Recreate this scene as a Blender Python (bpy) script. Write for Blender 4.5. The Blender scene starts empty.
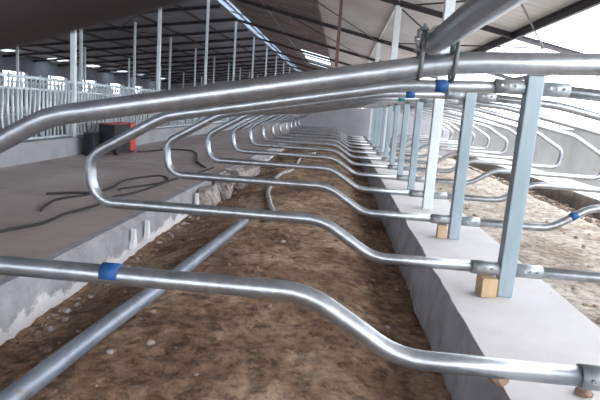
import bpy, bmesh, math, random
from mathutils import Vector, Matrix, noise
random.seed(7)
SC = bpy.context.scene
COL = SC.collection
PI = math.pi
V = Vector

# ------------------------------------------------------------------ materials
def new_mat(name):
    m = bpy.data.materials.new(name); m.use_nodes = True
    nt = m.node_tree; nt.nodes.clear()
    out = nt.nodes.new('ShaderNodeOutputMaterial'); bs = nt.nodes.new('ShaderNodeBsdfPrincipled')
    nt.links.new(bs.outputs[0], out.inputs[0])
    return m, nt, bs, out

def noise_node(nt, scale, detail=4, rough=.6, src='Object', stretch=None):
    tc = nt.nodes.new('ShaderNodeTexCoord'); n = nt.nodes.new('ShaderNodeTexNoise')
    n.inputs['Scale'].default_value = scale; n.inputs['Detail'].default_value = detail; n.inputs['Roughness'].default_value = rough
    if stretch:
        mp = nt.nodes.new('ShaderNodeMapping'); mp.inputs['Scale'].default_value = stretch
        nt.links.new(tc.outputs[src], mp.inputs[0]); nt.links.new(mp.outputs[0], n.inputs['Vector'])
    else:
        nt.links.new(tc.outputs[src], n.inputs['Vector'])
    return n

def ramp(nt, fac, stops):
    r = nt.nodes.new('ShaderNodeValToRGB'); nt.links.new(fac, r.inputs[0])
    e = r.color_ramp.elements
    while len(e) < len(stops): e.new(.5)
    for el, (p, c) in zip(e, stops):
        el.position = p; el.color = (*c, 1) if len(c) == 3 else c
    return r

def mix(nt, fac, a, b, mode='MIX'):
    x = nt.nodes.new('ShaderNodeMix'); x.data_type = 'RGBA'; x.blend_type = mode
    if isinstance(fac, float): x.inputs[0].default_value = fac
    else: nt.links.new(fac, x.inputs[0])
    for i, s in ((6, a), (7, b)):
        if isinstance(s, tuple): x.inputs[i].default_value = (*s, 1)
        else: nt.links.new(s, x.inputs[i])
    return x.outputs[2]

def bump(nt, bs, h, strength=.3, dist=.01):
    b = nt.nodes.new('ShaderNodeBump'); b.inputs['Strength'].default_value = strength; b.inputs['Distance'].default_value = dist
    nt.links.new(h, b.inputs['Height']); nt.links.new(b.outputs[0], bs.inputs['Normal'])

def mat(name, stops, scale=8, rough=.7, metal=0, bmp=0, detail=4, stretch=None, bdist=.01, extra=None):
    m, nt, bs, out = new_mat(name)
    n = noise_node(nt, scale, detail, stretch=stretch)
    r = ramp(nt, n.outputs[0], stops)
    col = r.outputs[0]
    if extra:
        sc2, lo, hi, c2 = extra
        n2 = noise_node(nt, sc2, 5)
        f = ramp(nt, n2.outputs[0], [(lo, (0, 0, 0)), (hi, (1, 1, 1))])
        col = mix(nt, f.outputs[0], col, c2)
    nt.links.new(col, bs.inputs['Base Color'])
    bs.inputs['Roughness'].default_value = rough; bs.inputs['Metallic'].default_value = metal
    if bmp: bump(nt, bs, n.outputs[0], bmp, bdist)
    return m

M = {}
M['galv'] = mat('galvanized_tube', [(.3, (.33, .35, .38)), (.7, (.48, .50, .53))], 26, .36, .85, .08, extra=(5, .58, .72, (.34, .35, .38)))
M['galv_dull'] = mat('galvanized_sleeve', [(.3, (.32, .35, .37)), (.7, (.44, .46, .48))], 34, .5, .6, .1, extra=(30, .66, .75, (.28, .24, .20)))
M['post'] = mat('galvanized_post', [(.3, (.27, .34, .38)), (.7, (.38, .45, .49))], 12, .5, .35, .1, stretch=(1, 1, .2))
M['column'] = mat('pale_column_paint', [(.3, (.62, .68, .72)), (.7, (.76, .81, .83))], 6, .5, .15)
M['clamp'] = mat('dark_clamp_steel', [(.3, (.10, .12, .12)), (.7, (.2, .22, .22))], 30, .5, .5)
M['galv_shaded'] = mat('painted_shade_tube', [(.3, (.016, .010, .011)), (.7, (.028, .02, .022))], 12, .7, .1)  # shaded look of the closest tube, painted in as a dark metal
M['bolt'] = mat('zinc_bolt', [(.3, (.35, .35, .36)), (.7, (.6, .6, .6))], 60, .4, .9)
M['blue'] = mat('blue_tape', [(.3, (.008, .06, .21)), (.7, (.012, .09, .29))], 30, .55)
M['teal'] = mat('teal_tape', [(.3, (.01, .16, .2)), (.7, (.02, .24, .28))], 30, .55)
M['wood'] = mat('pine_block', [(.3, (.42, .27, .15)), (.7, (.60, .43, .27))], 9, .8, 0, .2, stretch=(1, 1, .2))
M['dark_steel'] = mat('dark_primed_steel', [(.3, (.020, .018, .022)), (.7, (.05, .042, .048))], 10, .6, .2)
M['brown_steel'] = mat('red_oxide_steel', [(.3, (.11, .05, .045)), (.7, (.17, .09, .08))], 10, .6, .1)
M['grey_steel'] = mat('grey_truss_steel', [(.3, (.42, .40, .38)), (.7, (.62, .6, .57))], 10, .6, .2)
M['roof'] = mat('roof_sheet', [(.3, (.52, .50, .49)), (.7, (.66, .64, .62))], 1.2, .6, 0, 0, extra=(.6, .5, .75, (.42, .39, .38)))
M['roof_brown'] = mat('brown_roof_sheet', [(.3, (.12, .085, .085)), (.7, (.22, .17, .165))], 1.4, .6, extra=(2.5, .55, .72, (.30, .27, .27)))  # browner and darker than the strip along the right edge
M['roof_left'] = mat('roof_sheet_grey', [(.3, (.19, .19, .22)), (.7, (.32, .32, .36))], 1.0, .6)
M['rubber'] = mat('black_rubber', [(.3, (.010, .010, .012)), (.7, (.03, .028, .03))], 20, .6)
M['black'] = mat('black_enamel', [(.3, (.003, .003, .008)), (.7, (.007, .007, .016))], 6, .6)
M['red'] = mat('red_enamel', [(.3, (.50, .045, .035)), (.7, (.62, .07, .05))], 8, .45)
M['fence'] = mat('fence_galvanized', [(.3, (.62, .70, .75)), (.7, (.78, .84, .88))], 14, .45, .2)
M['pvc'] = mat('grey_plastic_pipe', [(.3, (.34, .33, .33)), (.7, (.5, .48, .46))], 8, .5, 0, .05, extra=(9, .5, .66, (.24, .18, .14)))
M['steelpipe'] = mat('loose_steel_pipe', [(.3, (.19, .22, .27)), (.7, (.33, .36, .42))], 9, .46, .5, .06, stretch=(3, .5, 3), extra=(13, .56, .7, (.20, .17, .15)))
M['alley'] = mat('alley_concrete', [(.25, (.33, .265, .24)), (.75, (.50, .42, .39))], 1.1, .7, 0, .15, extra=(2.2, .50, .72, (.26, .205, .185)), detail=7)
M['alley_right'] = mat('pale_alley_concrete', [(.25, (.60, .58, .56)), (.75, (.72, .70, .68))], 2, .8, 0, .1)
M['platform'] = mat('platform_concrete', [(.25, (.56, .53, .53)), (.75, (.70, .67, .67))], 3, .8, 0, .2, detail=8, extra=(24, .68, .74, (.16, .11, .08)))
M['wallc'] = mat('grey_wall_render', [(.25, (.30, .30, .33)), (.75, (.42, .42, .45))], 1.6, .85, 0, .1, detail=6)
M['wall_green'] = mat('grey_green_wall_render', [(.25, (.17, .18, .18)), (.75, (.27, .28, .28))], 1.6, .85, 0, .1, detail=6)
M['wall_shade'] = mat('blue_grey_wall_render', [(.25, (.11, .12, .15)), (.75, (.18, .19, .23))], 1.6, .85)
M['kerbwall'] = mat('fence_kerb_concrete', [(.25, (.31, .31, .33)), (.75, (.43, .43, .45))], 3, .85, 0, .1, detail=6)
M['outside'] = mat('outside_ground', [(.25, (.40, .38, .35)), (.75, (.52, .50, .46))], .5, .9)

# slab edge: pale concrete face with lime splashes low down (stains of its own)
m, nt, bs, out = new_mat('slab_edge_concrete'); M['slab_edge'] = m
n1 = noise_node(nt, 5, 9, .7); n2 = noise_node(nt, 4, 9, .72)
base = ramp(nt, n1.outputs[0], [(.3, (.22, .215, .235)), (.7, (.40, .39, .405))])
tcs = nt.nodes.new('ShaderNodeTexCoord'); sx = nt.nodes.new('ShaderNodeSeparateXYZ'); nt.links.new(tcs.outputs['Object'], sx.inputs[0])
mr = nt.nodes.new('ShaderNodeMapRange'); mr.inputs['From Min'].default_value = -.20; mr.inputs['From Max'].default_value = -.32
mr.inputs['To Min'].default_value = -.14; mr.inputs['To Max'].default_value = .18
nt.links.new(sx.outputs['Z'], mr.inputs['Value'])
ad = nt.nodes.new('ShaderNodeMath'); ad.operation = 'ADD'; nt.links.new(n2.outputs[0], ad.inputs[0]); nt.links.new(mr.outputs[0], ad.inputs[1])
lime = ramp(nt, ad.outputs[0], [(.52, (0, 0, 0)), (.60, (1, 1, 1))])
c = mix(nt, lime.outputs[0], base.outputs[0], (.70, .68, .68))
nt.links.new(c, bs.inputs['Base Color']); bs.inputs['Roughness'].default_value = .9
bump(nt, bs, n1.outputs[0], .6, .02)
M['earth_dark'] = mat('dark_earth_lump', [(.3, (.07, .045, .03)), (.7, (.20, .145, .105))], 9, .95, 0, .4)
M['earth_shade_face'] = mat('soiled_shaded_concrete', [(.3, (.05, .04, .032)), (.7, (.15, .125, .11))], 7, .9, 0, .4, detail=8)  # soil colour, with the shade of the inward face painted in
M['lime'] = mat('white_lime', [(.3, (.72, .72, .74)), (.7, (.85, .85, .86))], 20, .9, 0, .3)

# platform face: stained
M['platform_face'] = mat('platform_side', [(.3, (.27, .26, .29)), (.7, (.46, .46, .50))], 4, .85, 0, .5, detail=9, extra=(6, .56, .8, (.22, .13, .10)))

def soil(name, dark, mid, light, lumps, rough=.95):
    m, nt, bs, out = new_mat(name)
    a = noise_node(nt, 1.9, 6, .65); b = noise_node(nt, 17, 6, .7); c = noise_node(nt, 70, 3, .6)
    r1 = ramp(nt, a.outputs[0], [(.32, dark), (.5, mid), (.68, light)])
    r2 = ramp(nt, b.outputs[0], [(.36, (.32, .28, .26)), (.52, (1, 1, 1)), (.70, (1.5, 1.42, 1.35))])
    col = mix(nt, .85, r1.outputs[0], r2.outputs[0], 'MULTIPLY')
    r3 = ramp(nt, c.outputs[0], [(.62, (0, 0, 0)), (.72, (1, 1, 1))])
    col = mix(nt, r3.outputs[0], col, lumps)
    nt.links.new(col, bs.inputs['Base Color']); bs.inputs['Roughness'].default_value = rough
    bs.inputs['Specular IOR Level'].default_value = .2
    bump(nt, bs, b.outputs[0], .7, .03)
    return m
M['soil'] = soil('brown_bed_soil', (.12, .068, .045), (.26, .163, .110), (.47, .34, .24), (.27, .19, .15))
M['sand'] = soil('pale_bed_sand', (.22, .16, .12), (.42, .36, .30), (.58, .53, .47), (.30, .22, .16))
M['clod'] = mat('soil_clod', [(.3, (.15, .08, .06)), (.7, (.36, .24, .18))], 9, .95, 0, .4)
M['clod_sand'] = mat('sand_clod', [(.3, (.24, .18, .13)), (.7, (.5, .42, .34))], 9, .95, 0, .4)
M['stone'] = mat('pale_stone', [(.3, (.26, .20, .17)), (.7, (.42, .34, .30))], 14, .9, 0, .4)
M['rubble'] = mat('pale_rubble', [(.3, (.22, .17, .15)), (.7, (.50, .45, .43))], 14, .9, 0, .4)

def translucent(name, col, open_):
    m = bpy.data.materials.new(name); m.use_nodes = True; nt = m.node_tree; nt.nodes.clear()
    out = nt.nodes.new('ShaderNodeOutputMaterial'); a = nt.nodes.new('ShaderNodeBsdfTransparent'); b = nt.nodes.new('ShaderNodeBsdfTranslucent'); mx = nt.nodes.new('ShaderNodeMixShader')
    n = noise_node(nt, 3, 4)
    r = ramp(nt, n.outputs[0], [(.35, tuple(c*.75 for c in col)), (.65, col)])
    nt.links.new(r.outputs[0], a.inputs[0]); nt.links.new(r.outputs[0], b.inputs[0])
    mx.inputs[0].default_value = open_
    nt.links.new(b.outputs[0], mx.inputs[1]); nt.links.new(a.outputs[0], mx.inputs[2]); nt.links.new(mx.outputs[0], out.inputs[0])
    return m
M['ridge'] = translucent('ridge_skylight_sheet', (.42, .47, .53), .6)
M['skylight'] = translucent('clear_roof_sheet', (.85, .9, .92), .8)

# ------------------------------------------------------------------ mesh helpers
def box(bm, lo, hi, mtx=None, bev=0):
    x0, y0, z0 = lo; x1, y1, z1 = hi
    r = bmesh.ops.create_cube(bm, size=1)
    vs = r['verts']
    for v in vs:
        v.co = V((x0 + (v.co.x + .5)*(x1-x0), y0 + (v.co.y + .5)*(y1-y0), z0 + (v.co.z + .5)*(z1-z0)))
    if bev:
        es = list({e for v in vs for e in v.link_edges})
        rb = bmesh.ops.bevel(bm, geom=es, offset=bev, segments=2, affect='EDGES', profile=.6)
        vs = list({v for f in rb['faces'] for v in f.verts} | {v for v in vs if v.is_valid})
    if mtx:
        for v in vs: v.co = mtx @ v.co
    return vs

def fillet(pts, radii, seg=7):
    pts = [V(p) for p in pts]; out = [pts[0]]
    for i in range(1, len(pts)-1):
        a, b, c = pts[i-1], pts[i], pts[i+1]
        r = radii[i-1] if isinstance(radii, (list, tuple)) else radii
        d1 = (a-b).normalized(); d2 = (c-b).normalized()
        ang = d1.angle(d2)
        if ang > PI-.01 or r <= 0: out.append(b); continue
        t = min(r/math.tan(ang/2), (a-b).length*.49, (c-b).length*.49); r2 = t*math.tan(ang/2)
        cen = b + (d1+d2).normalized()*(r2/math.sin(ang/2))
        p1 = b+d1*t - cen; p2 = b+d2*t - cen
        tot = p1.angle(p2); ax = p1.cross(p2).normalized()
        n = max(2, int(seg*tot/(PI/2))+1)
        for k in range(n+1):
            out.append(cen + Matrix.Rotation(tot*k/n, 3, ax) @ p1)
    out.append(pts[-1])
    return out

def tube(bm, pts, r, seg=14, cap=True):
    pts = [V(p) for p in pts]
    q = [pts[0]]
    for p in pts[1:]:
        if (p-q[-1]).length > 1e-5: q.append(p)
    pts = q
    tan = []
    for i in range(len(pts)):
        a = pts[max(0, i-1)]; b = pts[min(len(pts)-1, i+1)]; tan.append((b-a).normalized())
    t0 = tan[0]; ref = V((0, 0, 1)) if abs(t0.z) < .9 else V((0, 1, 0))
    n = (ref - t0*ref.dot(t0)).normalized()
    rings = []
    for i, p in enumerate(pts):
        t = tan[i]; n = (n - t*n.dot(t)).normalized(); b = t.cross(n)
        rr = r[i] if isinstance(r, list) else r
        rings.append([bm.verts.new(p + (n*math.cos(2*PI*k/seg) + b*math.sin(2*PI*k/seg))*rr) for k in range(seg)])
    for a, b in zip(rings, rings[1:]):
        for k in range(seg):
            f = bm.faces.new((a[k], a[(k+1) % seg], b[(k+1) % seg], b[k])); f.smooth = True
    if cap:
        bm.faces.new(rings[0][::-1]); bm.faces.new(rings[-1])
    return rings

def hollow(bm, p0, p1, r, ri):
    """open-ended sleeve with wall thickness"""
    seg = 16
    p0 = V(p0); p1 = V(p1); t = (p1-p0).normalized()
    ref = V((0, 0, 1)) if abs(t.z) < .9 else V((0, 1, 0)); n = (ref - t*ref.dot(t)).normalized(); b = t.cross(n)
    def ring(p, rr): return [bm.verts.new(p + (n*math.cos(2*PI*k/seg)+b*math.sin(2*PI*k/seg))*rr) for k in range(seg)]
    R = [ring(p0, ri), ring(p0, r), ring(p1, r), ring(p1, ri)]
    for i in range(4):
        a, c = R[i], R[(i+1) % 4]
        for k in range(seg):
            f = bm.faces.new((a[k], a[(k+1) % seg], c[(k+1) % seg], c[k])); f.smooth = i in (1, 3)

def hexbolt(bm, p, d, r=.011, h=.012):
    p = V(p); d = V(d).normalized()
    tube(bm, [p, p+d*h], r, 6); tube(bm, [p+d*h, p+d*(h*1.8)], r*.5, 8)

def obj(name, bm, material, parent=None, loc=None):
    bmesh.ops.recalc_face_normals(bm, faces=bm.faces)
    me = bpy.data.meshes.new(name); bm.to_mesh(me); bm.free()
    me.materials.append(material)
    o = bpy.data.objects.new(name, me); COL.objects.link(o)
    if parent: o.parent = parent
    if loc: o.location = loc
    return o
def tag(o, label, cat, group=None, kind=None):
    o['label'] = label; o['category'] = cat
    if group: o['group'] = group
    if kind: o['kind'] = kind
    return o
def thing(name, label, cat, loc=(0, 0, 0), group=None):
    o = bpy.data.objects.new(name, None); COL.objects.link(o); o.location = loc; o.empty_display_size = .1
    return tag(o, label, cat, group)
def dup(o, loc=None, label=None, parent=None):
    c = o.copy(); COL.objects.link(c)
    if parent: c.parent = parent
    if loc is not None: c.location = loc
    if label: c['label'] = label
    for ch in list(o.children): dup(ch, None, None, c)
    return c
def struct(name, bm, m):
    o = obj(name, bm, m); o['kind'] = 'structure'; return o
def NB(): return bmesh.new()
ORD = ['nearest', 'second', 'third', 'fourth', 'fifth', 'sixth', 'seventh', 'eighth', 'ninth', 'tenth', 'eleventh', 'twelfth', 'thirteenth', 'fourteenth', 'fifteenth', 'sixteenth', 'seventeenth', 'eighteenth', 'nineteenth', 'twentieth']

# ------------------------------------------------------------------ layout numbers (metres)
Y1 = 2.61; SP = 1.2
ALZ = -.10                      # alley level
SLX = -2.38                     # edge of left alley slab
SRX = 2.66                      # edge of right alley slab
WRX = 3.40                      # right wall
WLX = -17.3
FX = -4.75                      # head-lock fence line
YB, YE = -9.0, 52.0             # barn extent
YEND = 16.5                     # low end wall of the stall row
def zr(x):                      # underside of the rafters
    return 2.74 - .215*x if x > RX else (2.74 - .215*RX) - .13*(RX - x)
RX = -5.0; RW = .52

# ------------------------------------------------------------------ ground and setting
bm = NB(); box(bm, (WLX, YB, ALZ-.3), (SLX, YE, ALZ), bev=.012); struct('floor', bm, M['alley'])
# crumbling face of the slab along the bed
bm = NB()
ys = [0.3 + i*.05 for i in range(int((YEND-.3)/.05)+1)]
rows = []
for y in ys:
    n = noise.noise(V((0, y*1.7, 3))); n2 = noise.noise(V((4, y*9, 1)))
    prof = [(SLX-.06, ALZ+.004), (SLX+.008*n2, ALZ+.004), (SLX+.03+.02*n, ALZ-.04), (SLX+.045+.02*n+.012*n2, ALZ-.14), (SLX+.06+.03*n, ALZ-.45)]
    rows.append([bm.verts.new((x, y, z)) for x, z in prof])
for a, b in zip(rows, rows[1:]):
    for k in range(len(a)-1): bm.faces.new((a[k], a[k+1], b[k+1], b[k]))
struct('trim_slab_edge', bm, M['slab_edge'])
bm = NB(); box(bm, (SRX, YB, ALZ-.5), (WRX, YE, ALZ), bev=.01); struct('floor', bm, M['alley_right'])
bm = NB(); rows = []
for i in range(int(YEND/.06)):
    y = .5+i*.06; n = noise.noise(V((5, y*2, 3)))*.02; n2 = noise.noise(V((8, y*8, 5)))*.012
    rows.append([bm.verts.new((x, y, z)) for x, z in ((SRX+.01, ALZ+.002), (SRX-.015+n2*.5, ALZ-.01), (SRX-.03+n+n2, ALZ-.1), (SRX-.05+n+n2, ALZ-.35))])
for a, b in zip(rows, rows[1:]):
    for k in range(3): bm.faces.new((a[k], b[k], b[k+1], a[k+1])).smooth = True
struct('trim_slab_edge_right', bm, M['earth_shade_face'])

# platform (raised concrete strip that carries the posts)
bm = NB(); rows = []
for i in range(int(YEND/.08)+6):
    y = -.4 + i*.08
    n = noise.noise(V((1, y*2.1, 0)))*.010; n2 = noise.noise(V((2, y*8, 5)))*.008
    prof = [(-.27+n+n2, -.002), (.31+n, 0), (.335+n, -.3)]
    rows.append([bm.verts.new((x, y, z)) for x, z in prof])
for a, b in zip(rows, rows[1:]):
    for k in range(2): bm.faces.new((a[k], b[k], b[k+1], a[k+1]))
struct('floor', bm, M['platform'])
bm = NB(); rows = []
for i in range(int(YEND/.04)+12):
    y = -.4 + i*.04
    n = noise.noise(V((1, y*2.1, 0)))*.010; n2 = noise.noise(V((2, y*8, 5)))*.008; n3 = noise.noise(V((7, y*6, 2)))*.015
    prof = [(-.255+n+n2, -.003), (-.27+n+n2, -.002), (-.285+n+n2+n3*.3, -.03), (-.30+n+n3, -.10), (-.315+n+n3*1.4, -.2), (-.33+n, -.42)]
    rows.append([bm.verts.new((x, y, z)) for x, z in prof])
for a, b in zip(rows, rows[1:]):
    for k in range(5):
        f = bm.faces.new((a[k], b[k], b[k+1], a[k+1])); f.smooth = True
struct('trim_platform_side', bm, M['platform_face'])

# beds
def sstep(a, b, x):
    t = min(1, max(0, (x-a)/(b-a))); return t*t*(3-2*t)
def bed_z(x, y):
    z = -.205 - .13*(1-sstep(-2.28, -1.75, x)) - .09*sstep(-.85, -.4, x)
    z += .03*noise.noise(V((x*1.1, y*.8, 0))) + .016*noise.noise(V((x*4, y*4, 7)))
    z += .014*noise.noise(V((x*13, y*13, 3))) + .007*noise.noise(V((x*34, y*34, 9)))
    z += .09*sstep(-1.8, -2.2, x)*max(0, noise.noise(V((1.3, y*.55+.4, 5))))*2
    return z
def sand_z(x, y):
    z = -.045 - .03*sstep(.3, 1.2, x) - .26*sstep(1.5, 2.5, x)
    z += .02*noise.noise(V((x*1.2, y, 11))) + .012*noise.noise(V((x*5, y*5, 2))) + .007*noise.noise(V((x*14, y*14, 6)))
    return z
def ground(name, fz, x0, x1, y0, y1, m):
    bm = NB(); ysl = []; y = y0
    while y < y1: ysl.append(y); y += .016 + .008*max(0, y-1)
    ysl.append(y1); nx = 95
    rows = [[bm.verts.new((x0+(x1-x0)*i/nx, yy, fz(x0+(x1-x0)*i/nx, yy))) for i in range(nx+1)] for yy in ysl]
    for a, b in zip(rows, rows[1:]):
        for k in range(nx):
            f = bm.faces.new((a[k], a[k+1], b[k+1], b[k])); f.smooth = True
    return struct(name, bm, m)
ground('floor', bed_z, SLX-.02, -.28, -.5, YEND+.05, M['soil'])
ground('floor', sand_z, .30, SRX+.02, -.5, YEND+.05, M['sand'])
bm = NB(); box(bm, (SLX, YEND+.2, ALZ-.25), (SRX, YE, ALZ-.01)); struct('floor', bm, M['alley'])
bm = NB(); box(bm, (-90, -60, -.9), (90, 120, -.42)); struct('floor', bm, M['outside'])

# clods
def clods(name, n, fx, fz, m, label, smin, smax, pw=2.5):
    bm = NB()
    for i in range(n):
        x, y = fx()
        s = smin + (smax-smin)*random.random()**pw
        z = fz(x, y)
        r = bmesh.ops.create_icosphere(bm, subdivisions=1, radius=s)
        q = Matrix.Rotation(random.random()*6, 3, 'Z') @ Matrix.Rotation(random.random()*6, 3, 'X')
        sx, sy, sz = random.uniform(.7, 1.3), random.uniform(.7, 1.3), random.uniform(.5, .9)
        for v in r['verts']:
            c = v.co*random.uniform(.8, 1.15); c = q @ c
            v.co = V((x+c.x*sx, y+c.y*sy, z+s*.25+c.z*sz))
    o = obj(name, bm, m); tag(o, label, 'soil', kind='stuff'); return o
def bedspot():
    y = 1.3 + 12*random.random()**1.9
    x = random.choice([random.uniform(-2.3, -.4), random.uniform(-2.3, -1.85), random.uniform(-.65, -.36)])
    return x, y
clods('soil_clods', 900, bedspot, bed_z, M['clod'], 'small brown lumps of earth scattered over the left stall bed', .004, .022)
clods('sand_clods', 420, lambda: (random.uniform(.4, 2.3), 2.0+11*random.random()**1.6), sand_z, M['clod_sand'], 'loose pale lumps scattered over the sand bed right of the posts', .006, .028)
clods('earth_lumps', 420, lambda: (1.75+.85*random.random()**.7, 3.5+9*random.random()**1.3), sand_z, M['earth_dark'], 'dark brown lumps of earth heaped along the right alley slab', .012, .06, 2)
clods('mortar_rubble', 130, lambda: (SLX+.10+.12*random.random()**1.5, 2.4+8*random.random()**1.4), lambda x, y: bed_z(x, y), M['rubble'], 'broken grey rubble heaped along the crumbling edge of the alley slab', .006, .03)

def rock(name, x, y, z, s, m, label, cat='stone'):
    bm = NB(); bmesh.ops.create_icosphere(bm, subdivisions=2, radius=s)
    for v in bm.verts:
        v.co = v.co*(1+.35*noise.noise(v.co/s*1.1+V((x*9, y*7, 0)))); v.co.z *= .65
    return tag(obj(name, bm, m, None, (x, y, z+s*.3)), label, cat)
rock('stone', -1.58, 2.13, bed_z(-1.58, 2.13), .021, M['stone'], 'small dull stone lying alone on the brown soil right of the loose steel pipe')
rock('stone', -1.22, 4.04, bed_z(-1.22, 4.04), .024, M['stone'], 'pale pebble on the soil between the first two lower divider tubes')
rock('stone', -1.70, 2.0, bed_z(-1.70, 2.0), .016, M['stone'], 'tiny pale stone touching the loose steel pipe on its right')
rock('stone', -.52, 2.75, bed_z(-.52, 2.75), .016, M['rubble'], 'white chip on the soil against the platform side')
rock('earth_clod', -.28, 1.69, .0, .034, M['clod'], 'dark brown earth clod on the near left edge of the concrete platform', 'earth clod')
rock('earth_clod', -.02, 1.66, .0, .026, M['clod'], 'dark brown earth clod on the concrete platform under the nearest tube sleeve', 'earth clod')
for i, (y, s, l) in enumerate([(5.9, .11, 'nearest'), (6.7, .14, 'second'), (7.6, .15, 'third'), (8.9, .14, 'farthest')]):
    x = SLX+.13
    bm = NB(); box(bm, (-s*.8, -s*1.7, -s*.9), (s*.8, s*1.7, s*.8), bev=s*.2)
    bmesh.ops.subdivide_edges(bm, edges=bm.edges, cuts=3, use_grid_fill=True)
    for v in bm.verts:
        v.co = v.co*(1+.45*noise.noise(v.co*7+V((y, 0, 0)))+.15*noise.noise(v.co*25+V((y, 3, 0))))
    bm.transform(Matrix.Rotation(.3*math.sin(y*5), 4, 'Y') @ Matrix.Rotation(.3*math.cos(y*3), 4, 'Z'))
    tag(obj('rubble_lump', bm, M['rubble'], None, (x, y, -.20)), 'whitish lump of concrete rubble against the slab edge, %s of the four' % l, 'rubble', 'rubble lumps along the slab edge')
# white lime splashes on the slab face
for i, (y, w, h) in enumerate([(3.83, .10, .115), (4.12, .09, .12), (5.62, .14, .11)]):
    bm = NB(); x = SLX+.085
    pts = [(-w*.5, -.16), (-w*.2, -.10), (-w*.12, -.03), (.0, h-.13), (w*.14, -.03), (w*.26, -.10), (w*.5, -.16)]
    a = [bm.verts.new((.0, p[0], p[1])) for p in pts]; b = [bm.verts.new((-.03, p[0], p[1])) for p in pts]
    bm.faces.new(a); bm.faces.new(b[::-1])
    for k in range(len(pts)): bm.faces.new((a[k], b[k], b[(k+1) % len(pts)], a[(k+1) % len(pts)]))
    tag(obj('lime_splash', bm, M['lime'], None, (x, y, ALZ-.02)), 'white pointed lime splash on the slab edge, %s of the three' % ['nearest', 'middle', 'farthest'][i], 'lime splash', 'lime splashes on the slab edge')

# walls
bm = NB(); box(bm, (WRX, YB, -.3), (WRX+.2, YE, .80), bev=.01); struct('wall_right', bm, M['wall_green'])
bm = NB(); box(bm, (SLX+.02, YEND, -.5), (SRX-.3, YEND+.18, .95), bev=.01); struct('wall_end', bm, M['wallc'])
# left outer wall with windows
bm = NB(); xl0, xl1 = WLX-.2, WLX
box(bm, (xl0, YB, -.3), (xl1, YE, .85)); box(bm, (xl0, YB, 1.62), (xl1, YE, zr(WLX)+.13))
wy = [YB + 1.6 + 4.15*i for i in range(13)]
prev = YB
for y in wy:
    box(bm, (xl0, prev, .85), (xl1, y, 1.62)); prev = y+2.1
box(bm, (xl0, prev, .85), (xl1, YE, 1.62))
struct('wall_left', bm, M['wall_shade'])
# far gable with a band of openings
bm = NB()
gx = [WLX, -14.2, -13, -10.8, -9.6, -7.4, -6.2, -4.0, -2.6, 0.2, 1.2, WRX+.2]
box(bm, (WLX, YE, -.3), (WRX+.2, YE+.2, .75))
for i in range(0, len(gx), 2): box(bm, (gx[i], YE, .75), (gx[i+1], YE+.2, 2.0))
a = [(WLX, 2.0), (WRX+.2, 2.0), (WRX+.2, zr(WRX)+.1), (RX, zr(RX)+.1), (WLX, zr(WLX)+.1)]
f0 = [bm.verts.new((x, YE, z)) for x, z in a]; f1 = [bm.verts.new((x, YE+.2, z)) for x, z in a]
bm.faces.new(f0); bm.faces.new(f1[::-1])
for k in range(5): bm.faces.new((f0[k], f0[(k+1) % 5], f1[(k+1) % 5], f1[k]))
struct('wall_far', bm, M['wallc'])

bm = NB()  # unseen wall, added to cut sky glare; open above for tube highlights
box(bm, (WLX, YB-.2, -.3), (-5.2, YB, 2.0)); box(bm, (-2.0, YB-.2, -.3), (WRX+.2, YB, .9)); box(bm, (-5.2, YB-.2, 1.9), (-2.0, YB, 2.0))
struct('wall_front', bm, M['wallc'])

# roof: corrugated sheets as sloping strips
def sheet(name, x0, x1, y0, y1, m, off=.14, amp=.012, pitch=.25):
    bm = NB(); n = max(2, int((y1-y0)/(pitch/4))); 
    top = []; bot = []
    for i in range(n+1):
        y = y0 + (y1-y0)*i/n; c = amp*math.sin(2*PI*(y0+(y1-y0)*i/n)/pitch)
        top.append([bm.verts.new((x, y, zr(x)+off+c+.02)) for x in (x0, x1)])
        bot.append([bm.verts.new((x, y, zr(x)+off+c)) for x in (x0, x1)])
    for i in range(n):
        for L in (top, bot):
            f = bm.faces.new((L[i][0], L[i][1], L[i+1][1], L[i+1][0]))
        bm.faces.new((top[i][0], bot[i][0], bot[i+1][0], top[i+1][0])); bm.faces.new((top[i][1], bot[i][1], bot[i+1][1], top[i+1][1]))
    bm.faces.new((top[0][0], top[0][1], bot[0][1], bot[0][0])); bm.faces.new((top[n][0], top[n][1], bot[n][1], bot[n][0]))
    return struct(name, bm, m)
EX = 2.05
FY = [-.2+5.2*i for i in range(11)]       # frames: -.2, 5.0, 10.2, 15.4 ...
# right slope, with clear sheets let in at y 26..33
sheet('ceiling', RX+RW, -1.6, YB, 25.8, M['roof_brown']); sheet('ceiling', -1.6, EX+.05, YB, 25.8, M['roof'])
sheet('ceiling', -1.6, EX+.05, 25.8, 33.8, M['roof']); sheet('ceiling', RX+RW, -3.0, 25.8, 33.8, M['roof_brown'])
for y0, y1 in ((26.0, 27.9), (28.7, 30.6), (31.4, 33.4)):
    sheet('window_roof', -3.0, -1.6, y0, y1, M['skylight'])
for y0, y1 in ((25.8, 26.0), (27.9, 28.7), (30.6, 31.4), (33.4, 33.8)): sheet('ceiling', -3.0, -1.6, y0, y1, M['roof_brown'])
sheet('ceiling', RX+RW, -1.6, 33.8, YE+.2, M['roof_brown']); sheet('ceiling', -1.6, EX+.05, 33.8, YE+.2, M['roof'])
# left slope with small clear sheets near the eave
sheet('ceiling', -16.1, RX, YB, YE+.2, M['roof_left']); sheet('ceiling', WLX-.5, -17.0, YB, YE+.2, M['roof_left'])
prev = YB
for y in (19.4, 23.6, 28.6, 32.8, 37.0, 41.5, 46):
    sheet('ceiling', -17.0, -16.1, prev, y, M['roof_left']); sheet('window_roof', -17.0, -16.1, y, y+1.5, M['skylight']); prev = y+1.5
sheet('ceiling', -17.0, -16.1, prev, YE+.2, M['roof_left'])
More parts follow.
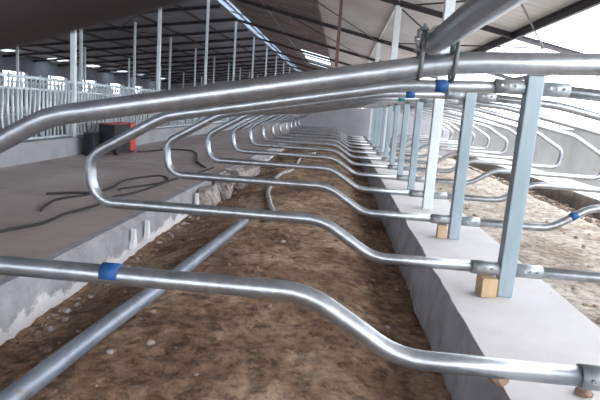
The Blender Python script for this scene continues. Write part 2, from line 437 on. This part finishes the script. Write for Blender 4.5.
# ridge light
for i in range(22):
    y0 = YB+.05+2.6*i
    if y0 > YE: break
    sheet('window_ridge', RX, RX+RW, y0, min(y0+2.15, YE), M['ridge'], off=.16, amp=.02)
for i in range(22):
    y0 = YB+.05+2.6*i+2.15
    if y0+.45 > YE: break
    sheet('ceiling', RX, RX+RW, y0, y0+.45, M['roof'], off=.16, amp=.0)

# frames: rafters, purlins, braces
def beam(bm, p, q, w, h):
    p = V(p); q = V(q); d = q-p; L = d.length; t = d.normalized()
    up = V((0, 0, 1)); s = t.cross(up).normalized(); u = s.cross(t)
    m = Matrix((( t.x, s.x, u.x, p.x), (t.y, s.y, u.y, p.y), (t.z, s.z, u.z, p.z), (0, 0, 0, 1)))
    # I section
    f = .18*h
    box(bm, (0, -w/2, 0), (L, w/2, f), m); box(bm, (0, -w/2, h-f), (L, w/2, h), m); box(bm, (0, -w*.12, f), (L, w*.12, h-f), m)
for i, y in enumerate(FY):
    bm = NB(); beam(bm, (RX, y, zr(RX)), (WRX+.5, y, zr(WRX+.5)), .06, .095); struct('trim_rafter_right', bm, M['dark_steel'])
    bm = NB(); beam(bm, (RX, y, zr(RX)), (WLX-.3, y, zr(WLX-.3)), .06, .11); struct('trim_rafter_left', bm, M['dark_steel'])
for y in [q+2.6 for q in FY[:-1]]:
    bm = NB(); beam(bm, (RX, y, zr(RX)), (WLX-.3, y, zr(WLX-.3)), .06, .10); struct('trim_rafter_left', bm, M['dark_steel'])
bm = NB(); beam(bm, (EX, YB, zr(EX)-.02), (EX, YE, zr(EX)-.02), .06, .14); struct('trim_edge_beam', bm, M['dark_steel'])
bm = NB(); beam(bm, (WRX+.08, YB, zr(WRX)-.12), (WRX+.08, YE, zr(WRX)-.12), .05, .10); struct('trim_outer_beam', bm, M['dark_steel'])
for x in (-6.3, -7.9, -9.5, -11.1, -12.7, -14.3, -15.4, -16.6):
    bm = NB(); beam(bm, (x, YB, zr(x)+.055), (x, YE, zr(x)+.055), .05, .075); struct('trim_purlin', bm, M['dark_steel'])
for x in (-4.6, -3.2, -1.6, .0, 1.5):
    bm = NB(); beam(bm, (x, YB, zr(x)+.075), (x, YE, zr(x)+.075), .035, .05); struct('trim_purlin', bm, M['roof_brown'] if x < -1 else M['roof'])
# thin wind-brace rods lying between frames
for y0, y1, xa, xb in ((5.0, 10.2, 2.6, 0), (5.0, 10.2, 0, 2.6), (10.2, 15.4, -2.4, .0), (10.2, 15.4, 0.0, 2.4), (10.2, 15.4, 2.6, 0), (15.4, 20.6, -2.4, 0), (15.4, 20.6, 2.4, 0), (15.4, 20.6, -6.0, -9.5), (20.6, 25.8, -9.5, -6.0), (10.2, 15.4, -9.5, -6.0)):
    bm = NB(); tube(bm, [(xa, y0, zr(xa)-.01), (xb, y1, zr(xb)-.01)], .014, 8); struct('trim_brace', bm, M['dark_steel'])

# ------------------------------------------------------------------ posts and dividers
def make_post(h, w=.072, m=None):
    bm = NB()
    box(bm, (-w/2, -w/2, 0), (w/2, w/2, h), bev=.006)
    return bm
pbm = make_post(1.045)
KP = list(range(-1, 12))
# prototypes -------------------------------------------------------
def div_path(s, dz, cx=-1.70):
    L = .13+dz; H = .297+dz*.9
    pts = [(-.05, L), (-.645, L), (-.905, H), (-2.06-(cx+1.7)*.4*-1, H-.005), (-2.075+(cx+1.7)*.6, .52), (cx, .742+(cx+1.70)*.2), (-.58, .965), (-.05, .99)]
    rad = [.25, .25, .14, .11, .3, .9]
    return [V((s*abs(p.x), 0, p.z)) for p in fillet([(a, 0, b) for a, b in pts], rad, 9)]
def make_divider(s, dz, label, group, tape=None, cx=-1.70, tm=None):
    """s=-1 left of the posts, +1 right"""
    t = thing('stall_divider', label, 'stall divider', (0, 0, 0), group)
    bm = NB(); tube(bm, div_path(s, dz, cx), .027, 16); obj('tube', bm, tm or M['galv'], t)
    for z in (.13+dz, .99):
        bm = NB(); hollow(bm, (s*.0358, 0, z), (s*.165, 0, z), .033, .0272); sl = obj('sleeve', bm, M['galv_dull'], t)
        for xx in (.075, .105, .14):
            bm = NB(); hexbolt(bm, (s*xx, -.0315, z+.004), (0, -1, 0), .007, .008); obj('bolt', bm, M['bolt'], sl)
    if tape:
        for (x0, z0, x1, z1, mm) in tape:
            bm = NB(); tube(bm, [(s*x0, 0, z0), (s*x1, 0, z1)], .0283, 16); obj('tape_band', bm, M[mm], t)
    return t
G_L = 'tube stall dividers reaching left from the post row'; G_R = 'tube stall dividers reaching right from the post row'
def topz(x):
    return .965 + (.58-x)*.025/.53 if x < .58 else .965-(x-.58)*.223/1.12
Lp = make_divider(-1, 0, 'x', G_L)
Rp = make_divider(1, 0, 'x', G_R)
# the row is indexed so that k=0 carries the nearest visible post (y = Y1)
specs = {
 -2: ('blurred shade-darkened tube divider crossing the top left corner, closest of all to the camera', 0, None),
 -1: ('large galvanized tube divider across the foreground with blue tape on its lower tube', .045, [(1.425, .340, 1.475, .340, 'blue')]),
 0: ('galvanized tube divider bolted to the nearest visible post, blue tape on its top tube', 0, [(.375, topz(.375), .435, topz(.435), 'blue')]),
 1: ('galvanized tube divider bolted to the second visible post, blue tape high on its top tube', 0, [(.37, topz(.37), .43, topz(.43), 'blue')]),
 2: ('galvanized tube divider fixed to the tall pale column, teal tape on its top tube', 0, [(.30, topz(.30), .36, topz(.36), 'teal')]),
}
for k in range(-2, 12):
    y = Y1 + k*SP
    if k in specs:
        lab, dz, tp = specs[k]; t = make_divider(-1, dz, lab, G_L, tp, {-1: -1.63}.get(k, -1.70), M['galv_shaded'] if k == -2 else None); t.location = (.095 if k == -2 else 0, y, .0955 if k == -2 else 0); t.rotation_euler.y = -.106 if k == -2 else 0
    else:
        dup(Lp, (0, y, 0), 'galvanized tube divider looping left over the brown soil bed, %s from the camera' % ORD[k+2])
for k in range(-2, 12):
    y = Y1 + k*SP
    if k in (-2,): continue
    if k == 1:
        t = make_divider(1, 0, 'galvanized tube divider reaching right over the sand with blue tape on its bend', G_R, [(.775, .215, .815, .242, 'blue')]); t.location.y = y
    else:
        dup(Rp, (0, y, 0), 'galvanized tube divider looping right over the pale sand bed, %s from the camera' % ORD[k+1] if k >= 0 else 'galvanized tube divider reaching right of the unseen post beside the camera')
for o in (Lp, Rp):
    for c in list(o.children_recursive): bpy.data.objects.remove(c)
    bpy.data.objects.remove(o)

G_P = 'square stall posts standing on the platform'
pp = obj('stall_post', pbm, M['post']); pp.location = (0, Y1, 0)
tag(pp, 'pale square metal post nearest in view, with a wooden block at its foot', 'post', G_P)
pp.rotation_euler = (0, math.radians(.5), 0)
for k in range(-1, 12):
    if k in (0, 2): continue
    lab = {-1: 'square metal post just outside the right edge carrying the foreground divider', 1: 'pale square metal post on the platform between the nearest post and the tall column'}.get(k, 'short square metal post on the platform, %s beyond the tall pale column' % ORD[k-3] if k >= 3 else '')
    q = dup(pp, (0, Y1+k*SP, 0), lab); q.rotation_euler = (0, 0, 0)
# tall columns on the post row
def column(x, y, w, h, m, label, group, z0=0, name='steel_column'):
    bm = NB(); box(bm, (-w/2, -w/2, 0), (w/2, w/2, h), bev=.006)
    o = obj(name, bm, m, None, (x, y, z0)); return tag(o, label, 'column', group)
G_T = 'tall pale roof columns along the post row'
column(0, Y1+2*SP, .085, zr(0), M['column'], 'tall pale column rising from the platform to the roof, nearest of its row', G_T)
column(0, 10.2, .11, zr(0), M['column'], 'tall pale column behind the clamp, second of its row', G_T)
column(0, 15.4, .11, zr(0), M['column'], 'tall pale column meeting the rafters, third of its row', G_T)
column(0, 20.6, .12, zr(0)-ALZ, M['column'], 'tall pale column beyond the low end wall, fourth of its row', G_T, ALZ)
column(0, 25.8, .12, zr(0)-ALZ, M['column'], 'tall pale column far beyond the low end wall, fifth of its row', G_T, ALZ)
bm = NB(); box(bm, (-.03, -.03, 1.62), (.03, .03, zr(-1.0)+.1), bev=.004)
tag(obj('drop_pipe', bm, M['brown_steel'], None, (-1.02, 10.2, 0)), 'reddish brown drop pipe hanging from the rafter left of the pale columns', 'pipe')
# wooden blocks
G_W = 'wooden blocks under the lower tubes'
def block(x, y, w, h, d, label, rz):
    bm = NB(); box(bm, (-w/2, -d/2, 0), (w/2, d/2, h), bev=.003)
    o = obj('wooden_block', bm, M['wood'], None, (x, y, 0)); o.rotation_euler.z = rz; tag(o, label, 'wooden block', G_W)
block(-.088, Y1-.02, .075, .092, .085, 'tan wooden block at the foot of the nearest visible post', .12)
block(-.085, Y1+SP, .06, .092, .08, 'tan wooden block at the foot of the second visible post', -.05)

# neck rail overhead
t = thing('neck_rail', 'thick galvanized rail running overhead towards the camera, clamped on the foreground divider', 'pipe', (-.628, Y1-SP, 1.016))
bm = NB(); tube(bm, [(0, .10, 0), (0, -3.4, 0)], .0275, 18); obj('rail', bm, M['galv'], t)
CZ = -.0605                      # centre of the divider tube below the rail
for xo in (-.042, .040):
    bm = NB()
    pts = [(xo, -.034, .024), (xo, -.035, CZ), (xo, -.025, CZ-.030), (xo, .0, CZ-.038), (xo, .025, CZ-.030), (xo, .035, CZ), (xo, .034, .024)]
    tube(bm, fillet(pts, .012, 4), .0055, 8); ub = obj('u_bolt', bm, M['clamp'], t)
    for yy in (-.034, .034):
        bm = NB(); hexbolt(bm, (xo, yy, .014), (0, 0, 1), .010, .009); obj('nut', bm, M['clamp'], ub)
bm = NB(); seg = 12
# saddle strap bent over the rail, its feet on the divider tube
prof = [(-.058, -.030), (-.034, -.030), (-.031, -.006), (-.027, .012), (-.016, .026), (0, .031), (.016, .026), (.027, .012), (.031, -.006), (.034, -.030), (.058, -.030)]
for k in range(len(prof)-1):
    (x0, z0), (x1, z1) = prof[k], prof[k+1]
    for yy in (-.02,):
        vs = [bm.verts.new(p) for p in ((x0, -.018, z0), (x1, -.018, z1), (x1, .018, z1), (x0, .018, z0))]
        d = V((x1-x0, 0, z1-z0)).normalized(); nrm = V((-d.z, 0, d.x))*.004
        vt = [bm.verts.new(v.co+nrm) for v in vs]
        bm.faces.new(vs); bm.faces.new(vt[::-1])
        for q in range(4): bm.faces.new((vs[q], vt[q], vt[(q+1) % 4], vs[(q+1) % 4]))
obj('saddle_strap', bm, M['clamp'], t)
bm = NB(); tube(bm, [(-.050, .0, -.032), (-.050, 0, .022)], .006, 8); tube(bm, [(-.050, 0, -.008), (-.050, 0, .004)], .012, 6); obj('clamp_bolt', bm, M['bolt'], t)

# loose pipes in the bed
bm = NB()
pp_ = [(-1.90, .9, 0), (-1.83, 1.54, 0), (-1.79, 2.11, 0), (-1.715, 2.85, 0), (-1.60, 4.5, 0)]
pts = [V((x, y, -.155)) for x, y, z in pp_]
hollow_pts = pts
tube(bm, pts, .038, 20)
tag(obj('loose_pipe', bm, M['steelpipe']), 'thick grey steel pipe lying along the soil bed in the lower left', 'pipe')
bm = NB()
pts = [(-1.39, 4.80), (-1.42, 5.1), (-1.52, 5.6), (-1.64, 6.31), (-1.70, 7.1), (-1.70, 8.06), (-1.60, 9.6), (-1.62, 11.7), (-1.4, 13.0)]
cr = []
for i in range(len(pts)-1):
    p0, p1, p2, p3 = pts[max(0, i-1)], pts[i], pts[i+1], pts[min(len(pts)-1, i+2)]
    for j in range(6):
        u = j/6
        cr.append(tuple(.5*((2*p1[a]) + (-p0[a]+p2[a])*u + (2*p0[a]-5*p1[a]+4*p2[a]-p3[a])*u*u + (-p0[a]+3*p1[a]-3*p2[a]+p3[a])*u**3) for a in (0, 1)))
cr.append(pts[-1])
tube(bm, [(x, y, bed_z(x, y)+.014) for x, y in cr], .026, 14)
tag(obj('bent_pipe', bm, M['pvc']), 'thin pale bent pipe curving along the soil bed beyond the loose steel pipe', 'pipe')

# hoses on the alley
def hose(pts, r, label):
    cr = []
    for i in range(len(pts)-1):
        p0, p1, p2, p3 = pts[max(0, i-1)], pts[i], pts[i+1], pts[min(len(pts)-1, i+2)]
        for j in range(6):
            u = j/6
            cr.append(tuple(.5*((2*p1[a]) + (-p0[a]+p2[a])*u + (2*p0[a]-5*p1[a]+4*p2[a]-p3[a])*u*u + (-p0[a]+3*p1[a]-3*p2[a]+p3[a])*u**3) for a in (0, 1)))
    cr.append(pts[-1])
    bm = NB(); tube(bm, [(x, y, ALZ+r) for x, y in cr], r, 8)
    return tag(obj('rubber_hose', bm, M['rubber']), label, 'hose')
hose([(-3.06, 2.6), (-2.97, 3.26), (-2.92, 3.4), (-2.86, 3.60), (-2.88, 3.9), (-2.85, 4.1), (-2.82, 4.4), (-2.86, 4.75), (-2.79, 5.0), (-2.75, 5.4), (-2.72, 6.16), (-2.63, 6.96), (-2.6, 7.6)], .011, 'long black hose snaking along the alley floor beside the slab edge')
hose([(-3.09, 3.95), (-3.18, 4.22), (-3.21, 4.46), (-3.10, 4.8), (-3.09, 5.27), (-3.16, 5.79), (-3.04, 6.24), (-2.91, 6.33), (-2.76, 6.04), (-2.77, 5.78), (-2.88, 5.47), (-2.98, 5.2), (-2.95, 5.12)], .010, 'black hose coiled in a loose loop on the alley floor')
hose([(-3.42, 4.63), (-3.27, 4.77), (-3.12, 4.85)], .012, 'short straight black hose end lying left of the loop')
hose([(-4.2, 8.9), (-4.07, 9.3), (-3.95, 9.75), (-3.6, 9.9), (-3.3, 9.3), (-3.0, 8.2), (-2.7, 7.5)], .013, 'thin black cable running from the red machine across the alley')

# ------------------------------------------------------------------ machine by the fence
t = thing('generator', 'dark boxy machine with red ends standing on the alley beside the fence kerb', 'machine', (-4.42, 8.50, ALZ))
bm = NB(); box(bm, (-.12, -.33, .05), (.13, .28, .47), bev=.015); obj('body', bm, M['black'], t)
bm = NB(); box(bm, (-.14, .28, .03), (.15, .50, .485), bev=.02); obj('end_panel', bm, M['red'], t)
bm = NB(); box(bm, (-.14, -.33, .47), (.10, .28, .482), bev=.006); obj('top_cover', bm, M['red'], t)
for yy in (-.22, .40):
    for xx in (-.13, .12):
        bm = NB(); tube(bm, [(xx-.02, yy, .05), (xx+.02, yy, .05)], .05, 16); obj('wheel', bm, M['rubber'], t)
bm = NB()
for i in range(6): box(bm, (.13, -.24, .14+i*.05), (.136, .20, .155+i*.05))
obj('vent_louvre', bm, M['rubber'], t)
t = thing('black_crate', 'small dark upright crate left of the red ended machine', 'crate', (-4.56, 7.98, ALZ))
bm = NB(); box(bm, (-.07, -.13, 0), (.07, .13, .33), bev=.01); obj('body', bm, M['black'], t)
bm = NB(); box(bm, (-.075, -.135, .33), (.075, .135, .35), bev=.004); obj('lid', bm, M['rubber'], t)

# ------------------------------------------------------------------ head-lock fences
for x, nm in ((FX, 0), (-8.6, 1)):
    bm = NB(); box(bm, (x-.14, YB, ALZ-.1), (x+.02, YE-.1, .165), bev=.01); struct('trim_kerb', bm, M['kerbwall'])
PL = 2.05
def panel(label, group, loc):
    t = thing('headlock_panel', label, 'fence panel', loc, group)
    for z, r in ((.03, .018), (.66, .016), (.80, .022)):
        bm = NB(); tube(bm, [(0, .01, z), (0, PL-.01, z)], r, 8); obj('rail', bm, M['fence'], t)
    for i in range(3):
        y0 = .04 + i*.68
        for dy in (0, .11, .50, .60):
            bm = NB(); tube(bm, [(0, y0+dy, .03), (0, y0+dy, .86 if dy == 0 else .80)], .016, 8); obj('bar', bm, M['fence'], t)
        bm = NB(); tube(bm, fillet([(0.02, y0+.42, .06), (0.02, y0+.36, .38), (.02, y0+.40, .84)], .08, 4), .015, 8); obj('lock_bar', bm, M['fence'], t)
        for a_, b_ in ((.22, .17), (.33, .28)):
            bm = NB(); tube(bm, fillet([(0.0, y0+a_, .03), (0.0, y0+b_, .3), (.0, y0+a_, .80)], .08, 4), .013, 8); obj('bar', bm, M['fence'], t)
    return t
G1 = 'headlock fence panels along the alley'; G2 = 'headlock fence panels across the feed passage'
p0 = panel('galvanized headlock panel on the kerb by the alley, nearest to the camera in its row', G1, (FX-.06, 3.8, .165))
for i in range(1, 20):
    dup(p0, (FX-.06, 3.8+PL*i, .165), 'galvanized headlock panel on the kerb by the alley, %s from the camera' % ORD[i])
for i in range(17):
    q = dup(p0, (-8.66, 8.0+PL*i, .165), 'galvanized headlock panel across the feed passage, %s from the camera' % ORD[i]); q['group'] = G2

# columns of the fence rows
G3 = 'pale roof columns along the headlock fence'
for i in range(9):
    y = 7.9+4.2*i
    column(FX-.22 if i else FX-.06, y, .07, zr(FX)-ALZ+.02 if i else zr(FX)-.165, M['column'], 'tall pale column beside the headlock fence, %s from the camera' % ORD[i], G3, ALZ if i else .165)
G4 = 'pale roof columns of the passage row'
for i in range(9):
    y = 15.4+4.05*i
    column(-8.35, y, .075, zr(-8.35)-ALZ+.02, M['column'], 'thin pale column across the feed passage, %s from the camera' % ORD[i], G4, ALZ)
G5 = 'pale columns near the far left wall'
for i in range(6):
    y = 19.3+5.2*i
    column(-12.6, y, .08, zr(-12.6)-ALZ+.02, M['column'], 'thin pale column standing before the left wall, %s from the camera' % ORD[i], G5, ALZ)

# ------------------------------------------------------------------ world, light, camera
w = bpy.data.worlds.new('World'); SC.world = w; w.use_nodes = True
nt = w.node_tree; nt.nodes.clear()
wo = nt.nodes.new('ShaderNodeOutputWorld'); bg = nt.nodes.new('ShaderNodeBackground')
tc = nt.nodes.new('ShaderNodeTexCoord'); nz = nt.nodes.new('ShaderNodeTexNoise'); nz.inputs['Scale'].default_value = 2
rp = nt.nodes.new('ShaderNodeValToRGB'); rp.color_ramp.elements[0].color = (.80, .88, 1.0, 1); rp.color_ramp.elements[1].color = (.95, .98, 1.0, 1)
nt.links.new(tc.outputs['Generated'], nz.inputs['Vector']); nt.links.new(nz.outputs[0], rp.inputs[0])
nt.links.new(rp.outputs[0], bg.inputs[0]); nt.links.new(bg.outputs[0], wo.inputs[0])
bg.inputs['Strength'].default_value = 3.6
sun = bpy.data.lights.new('Sun', 'SUN'); sun.energy = 2.2; sun.angle = math.radians(5); sun.color = (1, .97, .93)
so = bpy.data.objects.new('Sun', sun); COL.objects.link(so)
so.rotation_euler = V((.26, .10, -1)).to_track_quat('-Z', 'Y').to_euler()

cam = bpy.data.cameras.new('Camera'); co = bpy.data.objects.new('Camera', cam); COL.objects.link(co); SC.camera = co
cam.sensor_width = 36; cam.lens = 544.17/600*36; cam.clip_start = .02; cam.clip_end = 300
rt = V((0.99460865, 0.0754574, 0.07113243)); up = V((-0.08252177, 0.16052367, 0.98357629)); fw = V((-0.06279967, 0.98414345, -0.1658851))
co.matrix_world = Matrix(((rt.x, up.x, -fw.x, -.8529), (rt.y, up.y, -fw.y, 0), (rt.z, up.z, -fw.z, .8256), (0, 0, 0, 1)))
cam.dof.use_dof = True; cam.dof.focus_distance = 4.0; cam.dof.aperture_fstop = 13

SC.view_settings.view_transform = 'Standard'; SC.view_settings.look = 'None'
SC.view_settings.exposure = 1.2; SC.view_settings.gamma = 1; SC.view_settings.use_curve_mapping = False
SC.cycles.use_denoising = True
SC.cycles.max_bounces = 8; SC.cycles.diffuse_bounces = 5; SC.cycles.transparent_max_bounces = 12
